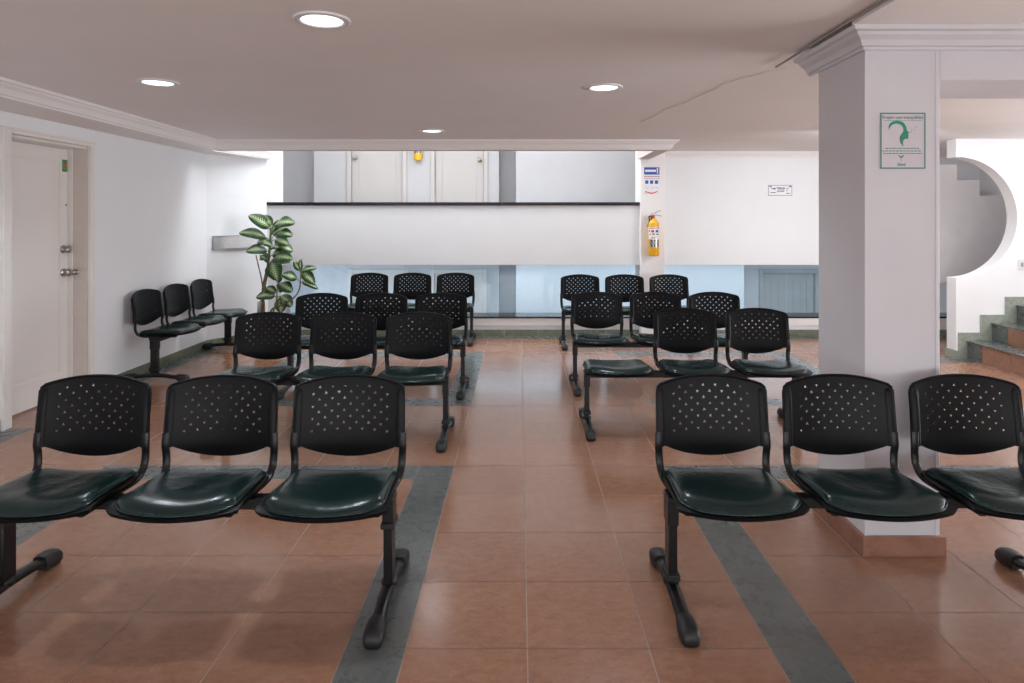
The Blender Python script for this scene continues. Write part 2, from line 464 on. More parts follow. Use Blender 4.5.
# ------------------------------------------------------------------ ceiling
bm = NB()
box(bm, -3.9, 7.7, -3.2, 6.96, CEIL, CEIL+0.1)
box(bm, 1.60, 7.7, 6.96, 8.46, CEIL, CEIL+0.1)
box(bm, 1.405, 7.6, -3.1, 2.76, 2.272, CEIL)                           # lower plate right of the seam
ceil = struct('ceiling', bm, 'ceil')
# dropped border along the left wall and beams round the void
def sx(y): return -3.17-0.034*(y-3.98)
bm = NB()
prism(bm, [(sx(-3.1), -3.1), (sx(6.98), 6.98), (-3.33, 7.10), (-3.09, YB-0.03), (-3.5, YB-0.03), (XW-0.1, 7.0), (XW-0.1, -3.1)], 2.2, CEIL)
struct('ceiling_border', bm, 'ceil')
bm = NB(); box(bm, sx(7.0), 1.60, 6.98, 7.10, 2.2, CEIL); box(bm, 1.46, 1.60, 7.10, 8.09, 2.2, CEIL)
struct('ceiling_beam', bm, mat('shaded_beam_paint', (0.66, 0.59, 0.56), 0.7))  # brown shade of the beam's underside is put into its colour
CR = [(0, 2.2), (0.012, 2.2), (0.014, 2.212), (0.03, 2.216), (0.034, 2.228), (0.045, 2.25), (0.066, 2.268), (0.07, 2.278), (0.088, 2.282), (0.092, 2.30), (0, 2.30)]
bm = NB()
profile_run(bm, [(1.60, 8.09), (1.60, 6.98), (sx(6.98), 6.98), (sx(-3.1), -3.1)][::-1], [(-o, z) for o, z in CR])
struct('trim_4', bm, 'mould')
bm = NB()
profile_run(bm, [(-3.09, YB-0.03), (-3.33, 7.12)][::-1], [(-o*0.35, z) for o, z in CR])
struct('trim_5', bm, 'mould')
# crown on the right back wall
bm = NB()
profile_run(bm, [(7.6, YB), (1.80, YB)], [(o*0.8, CEIL-(CEIL-z)*0.75) for o, z in CR])
struct('trim_6', bm, 'mould')

# near column, lintel to its right, crown
CX0, CX1, CY0, CY1 = 1.497, 1.822, 2.83, 3.27
bm = NB()
box(bm, CX0, CX1, CY0, CY1, 0.0, CEIL); box(bm, CX1, BX, CY0, CY1, 2.057, CEIL)
colo = struct('column', bm, 'column', bevel=0.004)
bm = NB()
# corner beads of the column
box(bm, CX0-0.002, CX0+0.014, CY0-0.003, CY0, 0.084, 2.18); box(bm, CX1-0.02, CX1-0.012, CY0-0.003, CY0, 0.084, 2.18)
obj('corner_bead', bm, 'column', colo)
C2 = [(0, 2.185), (0.012, 2.185), (0.014, 2.196), (0.026, 2.20), (0.036, 2.222), (0.06, 2.238), (0.066, 2.25), (0.086, 2.254), (0.092, 2.272), (0, 2.272)]
bm = NB()
profile_run(bm, [(BX, CY0), (CX0, CY0), (CX0, CY1+0.08)], [(o, z) for o, z in C2])
struct('trim_7', bm, 'column')
bm = NB()
prism(bm, [(CX0-0.018, CY0-0.02), (CX1+0.016, CY0-0.02), (CX1+0.016, CY1+0.02), (CX0-0.018, CY1+0.02)], 0.0, 0.084)
struct('baseboard_column', bm, tile_mat('terracotta_skirting', (0.26, 0.12, 0.075), (0.40, 0.20, 0.135), 0.4), bevel=0.002)
# cable running along the ceiling seam + small stub on the crown
bm = NB()
sweep(bm, [(1.395, y, 2.286+0.004*math.sin(y*3)) for y in [3.55-0.1*i for i in range(40)]], 0.006, 0.006, (1, 0, 0), 8)
cb = obj('ceiling_cable', bm, mat('grey_cable', (0.34, 0.29, 0.27), 0.5), smooth=True)
tag(cb, 'thin dark cable running along the ceiling seam above the near column', 'cable')
# peeled paint on the ceiling left of the column
bm = NB()
pts = [P(x, y, 555.0/(220-y)) for x, y in [(640, 122), (652, 117), (668, 108), (684, 103), (700, 95), (716, 89), (728, 82), (738, 78), (752, 75), (766, 71), (776, 70), (788, 67)]]
random.seed(3)
for i in range(len(pts)-1):
    a, b = pts[i], pts[i+1]; w = 0.002+0.002*random.random()+(0.016 if 6 <= i <= 8 else 0)
    vv = [bm.verts.new((p.x+dx, p.y+dy, z)) for p, dx, dy, z in ((a, 0, -w, 2.2985), (b, 0, -w, 2.2985), (b, 0, w, 2.2935), (a, 0, w, 2.2935))]
    bm.faces.new(vv)
obj('peeling_paint', bm, mat('old_paint', (0.86, 0.82, 0.78), 0.8, var=0.1, scale=30), ceil)

# ------------------------------------------------------------------ baseboards
def board(name, segs):
    bm = NB(); tl2 = bm.loops.layers.float_color.new('tone')
    for (a, b) in segs:
        a, b = Vector(a), Vector(b); d = (b-a); L = d.length; d.normalize(); nrm = Vector((d.y, -d.x)); k = max(1, round(L/0.41))
        for i in range(k):
            p, q = a+d*(L*i/k+0.0015), a+d*(L*(i+1)/k-0.0015)
            n0 = len(bm.faces)
            prism(bm, [(p.x, p.y), (q.x, q.y), (q.x+nrm.x*0.007, q.y+nrm.y*0.007), (p.x+nrm.x*0.007, p.y+nrm.y*0.007)], 0.0, 0.082)
            bm.faces.ensure_lookup_table(); c = (random.random(), random.random(), random.random(), 1)
            for f in bm.faces[n0:]:
                for lp in f.loops: lp[tl2] = c
    return struct(name, bm, 'green')
board('baseboard_left', [((XW, -3.0), (XW, 4.47)), ((XW, 5.46), (XW, 7.43)), ((XW, 7.43), (-3.15, 8.12))])
board('baseboard_back', [((-3.13, YB-0.012), (1.49, YB-0.012)), ((1.81, YB-0.012), (7.5, YB-0.012))])

# ------------------------------------------------------------------ left door
bm = NB()
box(bm, XW-0.02, XW+0.018, 4.47, 4.56, 0, 2.10); box(bm, XW-0.02, XW+0.014, 5.415, 5.455, 0, 2.10); box(bm, XW-0.02, XW+0.018, 4.56, 5.415, 2.055, 2.10)
box(bm, XW-0.20, XW-0.02, 4.56, 4.575, 0, 2.055); box(bm, XW-0.20, XW-0.02, 4.575, 5.405, 2.035, 2.055)
box(bm, XW+0.018, XW+0.028, 4.47, 4.49, 0, 2.10); box(bm, XW+0.018, XW+0.026, 4.47, 5.455, 2.08, 2.10)
d1 = struct('door_1', bm, 'doorw', bevel=0.004)
XD = -3.73
bm = NB(); box(bm, XW-0.20, XW-0.02, 5.405, 5.419, 0, 2.035)
obj('reveal', bm, 'jamb', d1)
bm = NB(); box(bm, XD-0.01, XD+0.035, 5.395, 5.405, 0, 2.035)
obj('door_stop', bm, 'doorw', d1, bevel=0.004)
bm = NB()
y0, y1 = 4.58, 5.388
box(bm, XD-0.04, XD-0.008, y0, y1, 0.012, 2.03)
for (a, b, c, d) in ((y0, y0+0.11, 0.012, 2.03), (5.30, y1, 0.012, 2.03), (y0+0.11, 5.30, 1.92, 2.03), (y0+0.11, 5.30, 0.012, 0.22)):
    box(bm, XD-0.008, XD, a, b, c, d)
box(bm, XD-0.008, XD-0.003, y0+0.14, 5.27, 0.25, 1.89)
leaf = obj('door_leaf', bm, 'doorw', d1, bevel=0.003)
bm = NB(); box(bm, XD-0.03, XD-0.006, 5.388, 5.395, 0.012, 2.03)
obj('door_gap', bm, 'jamb', d1)
def xl(px, X): return -F*X/(VX-px) if False else F*(-X)/(VX-px)
for zz, nm in ((1.21, 'deadbolt'), (1.02, 'door_knob')):
    bm = NB(); lathe(bm, [(0.034, 0), (0.034, 0.008), (0.018, 0.014), (0.016, 0.03), (0.03, 0.038), (0.031, 0.05), (0.02, 0.058)], (XD, 5.337, zz), 20, 'X')
    o = obj(nm, bm, 'steel', leaf, smooth=True); o['label'] = 'round brushed steel ' + ('deadbolt' if nm == 'deadbolt' else 'door knob')
bm = NB(); lathe(bm, [(0.024, 0), (0.024, -0.006), (0.012, -0.01), (0.012, -0.03), (0.022, -0.036), (0.022, -0.05), (0.012, -0.055)], (XD+0.06, 5.405, 1.02), 16, 'Y')
obj('latch', bm, 'steel', d1, smooth=True)
bm = NB(); lathe(bm, [(0.007, 0), (0.007, 0.004), (0.004, 0.005)], (XD, 5.37, 1.573), 12, 'X')
obj('peephole', bm, 'dark', leaf)
bm = NB(); box(bm, XD, XD+0.002, 5.325, 5.386, 1.845, 1.945, 0)
st = obj('sticker', bm, 'greenst', leaf); st['label'] = 'small green sticker with red and white print'
bm = NB(); box(bm, XD+0.002, XD+0.003, 5.342, 5.368, 1.905, 1.925); box(bm, XD+0.002, XD+0.003, 5.342, 5.370, 1.875, 1.895)
obj('print', bm, 'red', leaf)
bm = NB(); box(bm, XD+0.002, XD+0.003, 5.333, 5.378, 1.852, 1.858); box(bm, XD+0.002, XD+0.003, 5.335, 5.376, 1.932, 1.937)
obj('print', bm, 'navy', leaf)

# ------------------------------------------------------------------ stair hall on the right
YS = 6.85; k_ = YS/F
CXc, CZc, CR_ = 4.587, H+2.5*k_, 0.635
bm = NB()
arc = [(CXc+CR_*math.cos(a), CZc+CR_*math.sin(a)) for a in [(-PI/2)+PI*i/48 for i in range(49)]]
pts = [(4.58, 0)] + [(4.58, CZc-CR_)] + arc[1:-1] + [(4.58, CZc+CR_), (4.58, CEIL), (7.6, CEIL), (7.6, 0)]
prism_y(bm, pts, YS, YS+0.15)
struct('wall_stair', bm, mat('stair_wall_paint', (0.86, 0.87, 0.89), 0.55, var=0.01))
RIS, TRD = 0.186, 0.258
X1 = 4.69
bm = NB(); tl3 = bm.loops.layers.float_color.new('tone')
def tbox(x0, x1, y0, y1, z0, z1, mi):
    n0 = len(bm.faces); box(bm, x0, x1, y0, y1, z0, z1, mi)
    bm.faces.ensure_lookup_table(); c = (random.random(), random.random(), random.random(), 1)
    for f in bm.faces[n0:]:
        for lp in f.loops: lp[tl3] = c
for i in range(8):
    x0 = X1+i*TRD; z = RIS*(i+1)
    ys = [4.9]+[5.4+0.4114*j for j in range(0, 3)]+[6.62, YS-0.013]
    for a, b in zip(ys, ys[1:]):
        g = 0.0015
        tbox(x0, X1+8*TRD, a+g, b-g, z-RIS, z-0.012, 1 if b > 6.7 else 0)        # riser block
        tbox(x0-0.012, x0+TRD+0.01, a+g, b-g, z-0.012, z, 1)                      # tread
    tbox(x0+0.006, X1+8*TRD, 4.9, YS-0.013, z-RIS, z-0.016, 2)
struct('staircase', bm, ['terra', 'slate', 'grout'])
# stepped green skirting on the stair wall
bm = NB()
pts = [(4.58, 0), (4.58, 0.075), (4.60, 0.075)]
out = [(4.60, 0.27)]
zs = [(4.60, 0.27), (4.83, 0.27), (4.83, 0.457), (5.09, 0.457), (5.09, 0.645), (5.35, 0.645), (5.35, 0.83), (5.61, 0.83), (5.61, 1.0), (5.8, 1.0)]
prism_y(bm, [(4.575, 0)]+[(4.575, 0.08), (4.60, 0.08)]+zs+[(5.8, 0)], YS-0.012, YS)
box(bm, 4.567, 4.58, YS-0.012, YS+0.162, 0, 0.082)
struct('baseboard_stair', bm, tile_mat('pale_green_stone', (0.30, 0.34, 0.28), (0.42, 0.46, 0.40), 0.4, (1, 1, 1), 26))
# inner flight seen through the round opening: grey side with a stepped top edge
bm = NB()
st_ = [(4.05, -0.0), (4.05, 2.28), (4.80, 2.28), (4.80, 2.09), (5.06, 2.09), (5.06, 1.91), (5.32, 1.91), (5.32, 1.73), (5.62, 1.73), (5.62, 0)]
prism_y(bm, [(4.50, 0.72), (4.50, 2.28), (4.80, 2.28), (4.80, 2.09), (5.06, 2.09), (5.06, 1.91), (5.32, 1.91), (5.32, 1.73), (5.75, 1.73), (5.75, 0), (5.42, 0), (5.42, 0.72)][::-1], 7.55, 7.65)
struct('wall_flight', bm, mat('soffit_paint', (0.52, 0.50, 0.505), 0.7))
bm = NB(); box(bm, 5.75, 5.83, YS+0.15, 8.16, 0, 2.3)
struct('wall_inner', bm, 'column')
# light switch
bm = NB(); c = P(1021.5, 264.5, YS)
sw = thing('light_switch', 'small white rectangular light switch on the stair wall at the right edge', 'switch', (c.x, YS, c.z))
box(bm, -0.04, 0.04, -0.008, -0.0005, -0.055, 0.055); obj('cover_plate', bm, 'plate', sw, bevel=0.003)
bm = NB(); box(bm, -0.012, 0.012, -0.013, -0.008, -0.022, 0.022); obj('rocker', bm, 'greyink', sw, bevel=0.002)

# ------------------------------------------------------------------ downlights
LAMP = [(322, 19.5), (158, 82), (604, 87), (432, 130.5)]
LL = ['large round recessed ceiling downlight nearest the camera', 'round recessed downlight near the left crown moulding', 'round recessed downlight on the ceiling between the aisle and the near column', 'small round recessed downlight farthest back, beside the void edge']
lamp_pos = []
for (px, py), lab in zip(LAMP, LL):
    d = 0.85*F/(220-py); X = (px-VX)*d/F; lamp_pos.append((X, d))
    t = thing('ceiling_downlight', lab, 'ceiling light', (X, d, CEIL), 0, 'recessed ceiling downlights')
    bm = NB(); prof = [(0.086, -0.001), (0.088, -0.008), (0.10, -0.012), (0.104, -0.006), (0.108, -0.010), (0.118, -0.007), (0.12, -0.0005)]
    rings = []
    for r, z in prof:
        rings.append([Vector((r*math.cos(2*PI*k/40), r*math.sin(2*PI*k/40), z)) for k in range(40)])
    loft(bm, rings, cap=False); obj('trim_ring', bm, 'mould', t, smooth=True)
    bm = NB(); lathe(bm, [(0.087, -0.001), (0.086, -0.004), (0.05, -0.006), (0.001, -0.006)], (0, 0, 0), 40); obj('lamp_lens', bm, 'lens', t, smooth=True)

# ------------------------------------------------------------------ tandem bench
def backrest_bm():
    def zt(x): u = abs(x)/0.231; return 0.803-0.036*u**2.2-(0.020*max(0, (u-0.92)/0.08)**2.4)
    def zb(x):
        u = abs(x)/0.2
        return 0.527-0.052*(1-u*u) if u < 1 else 0.527
    def hw(z): return 0.232-0.004*(z-0.527)/0.25
    N = 44; outl = []
    for i in range(N+1):
        x = -0.231+0.462*i/N; outl.append((x, zb(x)))
    for i in range(N+1):
        x = 0.231-0.462*i/N; outl.append((x, zt(x)))
    vs = [Vector(p) for p in outl]; n = len(vs); ed = [(i, (i+1) % n) for i in range(n)]
    holes = []; rnd = random.Random(5)
    for r in range(8):
        cnt = 7 if r % 2 == 0 else 6
        for c in range(cnt):
            x = (c-(cnt-1)/2)*0.0515; z = 0.580+0.0245*r+0.010*(1-(x/0.17)**2)
            th = (0.5 if (c+r) % 2 else -0.5)*PI+rnd.uniform(-0.25, 0.25)
            tri = [Vector((x+0.0082*math.cos(th+2*PI*k/3), z+0.0082*math.sin(th+2*PI*k/3))) for k in range(3)]
            holes.append(tri); b = len(vs); vs += tri; ed += [(b, b+1), (b+1, b+2), (b+2, b)]
    def inside(p, poly):
        c = False; j = len(poly)-1
        for i in range(len(poly)):
            xi, yi = poly[i]; xj, yj = poly[j]
            if (yi > p[1]) != (yj > p[1]) and p[0] < (xj-xi)*(p[1]-yi)/(yj-yi)+xi: c = not c
            j = i
        return c
    gx = [-0.22+0.44*i/22 for i in range(23)]
    for x in gx:
        for j in range(1, 12):
            z = zb(x)+(zt(x)-zb(x))*j/12
            if all((z-t[0].y)**2+(x-t[0].x)**2 > 0.02**2 for t in holes): vs.append(Vector((x, z)))
    V, E, Fc, *_ = delaunay_2d_cdt(vs, ed, [], 0, 1e-6)
    bm = NB()
    def mapp(x, z, off):
        # the shell wraps forward at its sides and leans back towards the top
        u = x/0.231
        y = 0.472+0.13*(z-0.50)-0.030*u*u+0.35*(z-0.66)**2
        if z < 0.527: y += 1.2*(0.527-z)**1.3*0.35
        return Vector((x*hw(z)/0.231, y+off, z))
    fr = [bm.verts.new(mapp(v.x, v.y, 0)) for v in V]; bk = [bm.verts.new(mapp(v.x, v.y, 0.007)) for v in V]
    cnt = {}
    for f in Fc:
        c = sum((Vector(V[i]) for i in f), Vector((0, 0)))/len(f)
        if not inside(c, outl) or any(inside(c, t) for t in holes): continue
        a, b, d = f
        bm.faces.new((fr[a], fr[b], fr[d])); bm.faces.new((bk[d], bk[b], bk[a]))
        for p, q in ((a, b), (b, d), (d, a)): cnt[(p, q)] = 1
    for (p, q) in cnt:
        if (q, p) not in cnt: bm.faces.new((fr[q], fr[p], bk[p], bk[q]))
    bmesh.ops.delete(bm, geom=[v for v in bm.verts if not v.link_faces], context='VERTS')
    # side sleeves that hold the tubes
    for s in (-1, 1):
        pth = [mapp(s*0.2125, z, 0.0095) for z in [0.522, 0.545, 0.58, 0.62, 0.66, 0.70, 0.735, 0.752, 0.758]]
        sweep(bm, pth, [0.0185]*7+[0.014, 0.006], [0.0125]*7+[0.010, 0.005], (1, 0, 0), 12, 3.0)
        # shoulder rim
    pth = [mapp(x, zt(x)-0.004, 0.004) for x in [-0.226+0.452*i/30 for i in range(31)]]
    sweep(bm, pth, 0.006, 0.0075, (0, 0, 1), 8)
    return bm

def seat_hw(t): return 0.234-0.017*t
def seat_z(s, t):
    z = 0.434-0.020*t+0.008*s*s+0.004*max(0, (t-0.6)/0.4)**2
    if t < 0.25: z -= 0.013*((0.25-t)/0.25)**2
    return z
def seat_pt(s, t, ins=0.0):
    yf = 0.030+0.048*s*s
    y = yf+ins+(0.458-ins*0.6-(yf+ins))*t
    return (s*(seat_hw(t)-ins), y)
def seat_bm():
    bm = NB(); A, B = 18, 14; top = []; bot = []
    for j in range(B+1):
        t = j/B; rt, rb = [], []
        for i in range(A+1):
            s = -1+2*i/A; x, y = seat_pt(s, t)
            # round the corners
            c = max(0, abs(s)-0.9)/0.1
            if t < 0.08: y += 0.012*c*c*(0.08-t)/0.08
            rt.append(bm.verts.new((x, y, seat_z(s, t)))); rb.append(bm.verts.new((x*0.985, y+0.004*(1-2*t), seat_z(s, t)-0.014)))
        top.append(rt); bot.append(rb)
    for j in range(B):
        for i in range(A):
            bm.faces.new((top[j][i], top[j][i+1], top[j+1][i+1], top[j+1][i]))
            bm.faces.new((bot[j][i], bot[j+1][i], bot[j+1][i+1], bot[j][i+1]))
    for i in range(A):
        bm.faces.new((top[0][i], bot[0][i], bot[0][i+1], top[0][i+1])); bm.faces.new((top[B][i], top[B][i+1], bot[B][i+1], bot[B][i]))
    for j in range(B):
        bm.faces.new((top[j][0], top[j+1][0], bot[j+1][0], bot[j][0])); bm.faces.new((top[j][A], bot[j][A], bot[j+1][A], top[j+1][A]))
    # mounting rails under the pan
    for s in (-1, 1): box(bm, s*0.15-0.012, s*0.15+0.012, 0.12, 0.40, 0.394, 0.412)
    # side screws
    for s in (-1, 1):
        for y in (0.17, 0.36): lathe(bm, [(0.006, 0), (0.006, 0.003), (0.003, 0.004)], (s*0.214, y, 0.437-0.02*(y-0.05)/0.4), 8)
    return bm
def cushion_bm(seed):
    rnd = random.Random(seed); ph = [rnd.uniform(0, 6) for _ in range(4)]; skew = rnd.uniform(-0.5, 0.5)
    bm = NB(); A, B = 30, 26; top = []; bot = []
    for j in range(B+1):
        t = j/B; rt, rb = [], []
        for i in range(A+1):
            # cosine spacing keeps the rolled rim smooth
            s = -math.cos(PI*i/A); s = math.copysign(abs(s)**0.8, s)
            tt = (1-math.cos(PI*t))/2
            x, y = seat_pt(s, tt, 0.010)
            x *= 0.975
            w = 2*tt-1
            # rounded plan corners
            cc = max(0, abs(s)-0.72)/0.28; cw = max(0, abs(w)-0.78)/0.22
            x -= math.copysign(0.016, x)*cc*cw*cw; y -= math.copysign(0.016, w)*cw*cc*cc
            edge = (max(0, 1-abs(s)**9)**0.5)*(max(0, 1-abs(w)**8)**0.5)
            h = 0.027*edge
            h += edge*(0.007*s*s-0.006*math.exp(-((s-skew*0.4)**2)/0.18-((tt-0.55)**2)/0.12))
            h += edge*0.0035*math.exp(-((s+0.25-0.5*(tt-0.3)-skew*0.3)**2)/0.012)*math.exp(-((tt-0.45)**2)/0.08)
            h += edge*0.0018*math.sin(5*s+ph[0])*math.sin(4*tt+ph[1])
            z = seat_z(s*0.93, tt)+0.001
            rt.append(bm.verts.new((x, y, z+h))); rb.append(bm.verts.new((x, y, z-0.0005)))
        top.append(rt); bot.append(rb)
    for j in range(B):
        for i in range(A):
            bm.faces.new((top[j][i], top[j][i+1], top[j+1][i+1], top[j+1][i]))
            bm.faces.new((bot[j][i], bot[j+1][i], bot[j+1][i+1], bot[j][i+1]))
    bmesh.ops.remove_doubles(bm, verts=bm.verts, dist=0.0008)
    # welt along the rim
    loop = [(s, 0) for s in [-1+2*i/20 for i in range(21)]]+[(1, t/14) for t in range(1, 15)]+[(s, 1) for s in [1-2*i/20 for i in range(1, 21)]]+[(-1, 1-t/14) for t in range(1, 14)]
    pp = []
    for s, t in loop:
        x, y = seat_pt(s, t, 0.010); x *= 0.975; w = 2*t-1
        cc = max(0, abs(s)-0.72)/0.28; cw = max(0, abs(w)-0.78)/0.22
        x -= math.copysign(0.016, x)*cc*cw*cw; y -= math.copysign(0.016, w)*cw*cc*cc
        pp.append(Vector((x, y, seat_z(s*0.93, t)+0.006)))
    pp.append(pp[0]+Vector((0.0001, 0, 0)))
    sweep(bm, pp, 0.0045, 0.0045, (0, 0, 1), 6)
    return bm
def tube_bm(s, full=True):
    bm = NB()
    p = [(s*0.190, 0.11, 0.401), (s*0.194, 0.24, 0.400), (s*0.204, 0.37, 0.400)]
    if full: p += [(s*0.212, 0.425, 0.412), (s*0.217, 0.455, 0.445), (s*0.220, 0.462, 0.49), (s*0.222, 0.458, 0.53), (s*0.220, 0.462, 0.58)]
    else: p += [(s*0.212, 0.44, 0.405)]
    sweep(bm, catmull(p, 5), 0.0155, 0.0085, (1, 0, 0), 12, 2.6)
    return bm
def leg_bm():
    bm = NB()
    box(bm, -0.021, 0.021, 0.252, 0.328, 0.29, 0.372)
    box(bm, -0.017, 0.017, 0.256, 0.324, 0.05, 0.30)
    box(bm, -0.021, 0.021, 0.245, 0.335, 0.372, 0.400)
    return bm
def foot_bm():
    bm = NB(); p = [(0, 0.035, 0.032), (0, 0.11, 0.039), (0, 0.20, 0.051), (0, 0.29, 0.056), (0, 0.38, 0.052), (0, 0.47, 0.043), (0, 0.53, 0.036)]
    sweep(bm, catmull(p, 5), 0.0255, 0.017, (1, 0, 0), 14, 2.3)
    lathe(bm, [(0.026, 0.05), (0.031, 0.062), (0.031, 0.076), (0.027, 0.08)], (0, 0.29, 0), 16)
    return bm
def cap_bm(sg):
    bm = NB(); rings = []
    for (v, hw_, z0, z1) in ((-0.012, 0.020, 0.006, 0.030), (-0.008, 0.029, 0.001, 0.042), (0.008, 0.034, 0.0, 0.056), (0.040, 0.0355, 0.0, 0.062), (0.070, 0.033, 0.002, 0.064), (0.088, 0.029, 0.012, 0.062)):
        y = v if sg > 0 else 0.556-v; z1 = z1+(0.008 if sg < 0 else 0); c = (z0+z1)/2; hh = (z1-z0)/2; ring = []
        for k in range(16):
            th = 2*PI*k/16; a, b = math.cos(th), math.sin(th)
            ring.append(Vector((hw_*math.copysign(abs(a)**0.65, a), y, c+hh*math.copysign(abs(b)**0.65, b))))
        rings.append(ring)
    loft(bm, rings); return bm
def collar_bm():
    bm = NB(); box(bm, -0.026, 0.026, 0.246, 0.334, -0.011, 0.011); box(bm, -0.023, 0.023, 0.249, 0.331, 0.011, 0.017); return bm
def beam_bm():
    bm = NB(); box(bm, -0.735, 0.735, 0.262, 0.318, 0.352, 0.394); return bm

def set_smooth(me, ang=40):
    for p in me.polygons: p.use_smooth = True
    try: me.set_sharp_from_angle(angle=math.radians(ang))
    except Exception: pass

LEGX, PITCH = 0.735, 0.525
def mk_mesh(name, bm, m, ang=40):
    o = obj(name, bm, m); me = o.data; set_smooth(me, ang); bpy.data.objects.remove(o); return me
ME = dict(
    seat=mk_mesh('seat', seat_bm(), 'plastic', 50), back=mk_mesh('backrest', backrest_bm(), 'plastic', 35),
    cush=[mk_mesh('cushion', cushion_bm(s), 'vinyl', 60) for s in (11, 23, 37, 41)],
    tl=mk_mesh('support_tube', tube_bm(-1), 'metal'), tr=mk_mesh('support_tube', tube_bm(1), 'metal'),
    sl=mk_mesh('support_stub', tube_bm(-1, False), 'metal'), sr=mk_mesh('support_stub', tube_bm(1, False), 'metal'),
    leg=mk_mesh('leg', leg_bm(), 'metal'), foot=mk_mesh('foot', foot_bm(), 'metal', 50), capf=mk_mesh('foot_cap', cap_bm(1), 'rubber', 60),
    capr=mk_mesh('foot_cap', cap_bm(-1), 'rubber', 60), collar=mk_mesh('collar', collar_bm(), 'rubber'), beam=mk_mesh('beam', beam_bm(), 'metal'))
def inst(name, me, parent, x=0, z=0, bev=0):
    o = bpy.data.objects.new(name, me); COL.objects.link(o); o.parent = parent; o.location = (x, 0, z)
    if bev:
        b = o.modifiers.new('Bevel', 'BEVEL'); b.width = bev; b.segments = 2; b.limit_method = 'ANGLE'
    return o
crnd = random.Random(9)
def bench(label, loc, rotz=0, collar_z=0.295, missing=None, off=0.0):
    t = thing('tandem_bench', label, 'bench', loc, rotz, 'three-seat waiting room benches')
    inst('beam', ME['beam'], t, bev=0.004)
    for s in (-1, 1):
        lg = inst('leg', ME['leg'], t, s*LEGX, bev=0.004)
        inst('collar', ME['collar'], lg, 0, collar_z, 0.004); inst('foot', ME['foot'], lg)
        inst('foot_cap', ME['capf'], lg); inst('foot_cap', ME['capr'], lg)
    for i in (-1, 0, 1):
        st = inst('seat', ME['seat'], t, i*PITCH+off)
        inst('cushion', crnd.choice(ME['cush']), st)
        if i == missing:
            inst('support_stub', ME['sl'], st); inst('support_stub', ME['sr'], st)
        else:
            inst('support_tube', ME['tl'], st); inst('support_tube', ME['tr'], st)
            inst('backrest', ME['back'], t, i*PITCH+off)
    return t
B_ = [('black three-seat bench front left, nearest the camera on the left of the aisle', -1.233, 2.21, 0.295, None),
      ('black three-seat bench front right, its seats in front of the near column', 1.318, 2.22, 0.095, None),
      ('black three-seat bench second from the front, left of the aisle', -1.225, 4.07, 0.11, None),
      ('black three-seat bench right of the aisle whose first seat has lost its backrest', 1.205, 4.28, 0.11, -1),
      ('black three-seat bench third from the front, left of the aisle', -1.215, 5.27, 0.11, None),
      ('black three-seat bench third from the front, right of the aisle', 1.215, 5.36, 0.11, None),
      ('black three-seat bench farthest back on the left, under the white parapet', -1.305, 7.49, 0.11, None),
      ('black three-seat bench farthest back on the right, below the fire extinguisher', 1.24, 7.24, 0.11, None)]
for lab, x, y, cz, ms in B_: bench(lab, (x, y, 0.0), 0, cz, ms, 0.008 if (x < 0 and y < 3) else 0.0)
bench('black three-seat bench standing sideways against the left wall near the plant', (-2.985, 6.60, 0), PI/2, 0.11)

# ------------------------------------------------------------------ plant
PD = 7.60
pl = thing('potted_plant', 'tall potted plant with large green and cream variegated leaves in the back left corner', 'plant', (P(268, 300, PD).x, PD, 0))
base = Vector(pl.location)
def cpt(cx, cy, d=PD): return P(205+cx/5.69, 205+cy/5.69, d)-base
bm = NB()
lathe(bm, [(0.11, 0.0), (0.125, 0.02), (0.16, 0.28), (0.178, 0.30), (0.178, 0.345), (0.163, 0.345), (0.158, 0.315), (0.02, 0.315)], (0, 0, 0), 32)
pt = obj('pot', bm, 'pot', pl, smooth=True)
bm = NB(); lathe(bm, [(0.157, 0.30), (0.157, 0.322), (0.10, 0.33), (0.005, 0.334)], (0, 0, 0), 24); obj('soil', bm, 'soil', pl, smooth=True)
random.seed(21)
STEMS = [([(318, 640, 0), (322, 560, 0), (335, 450, 0.02), (358, 345, 0), (368, 240, 0), (376, 130, -0.01)], 0.017, 'stem'),
         ([(338, 640, .05), (335, 545, .06), (325, 440, .08), (305, 350, .08), (290, 285, .08)], 0.009, 'bark'),
         ([(330, 640, -.05), (330, 540, -.04), (345, 440, -.03), (368, 360, -.03)], 0.013, 'bark'),
         ([(360, 640, -.04), (385, 590, -.06), (440, 568, -.10), (505, 528, -.12), (538, 475, -.12), (545, 385, -.12)], 0.010, 'bark'),
         ([(375, 640, -.08), (398, 580, -.12), (408, 530, -.13), (410, 480, -.14)], 0.009, 'stem')]
for pts, r, m in STEMS:
    bm = NB(); q = catmull([cpt(x, y, PD+d) for x, y, d in pts], 5)
    for p in q:
        p.z = max(p.z, 0.30)
    sweep(bm, q, [r*(1.1-0.4*i/len(q))*(1+0.08*math.sin(i*2.1)) for i in range(len(q))], None, None, 10)
    obj('stem', bm, m, pl, smooth=True)
bm = NB(); sweep(bm, [cpt(310, 612), cpt(314, 550)], 0.028, None, None, 14); obj('plastic_sleeve', bm, 'sleeve', pl, smooth=True)
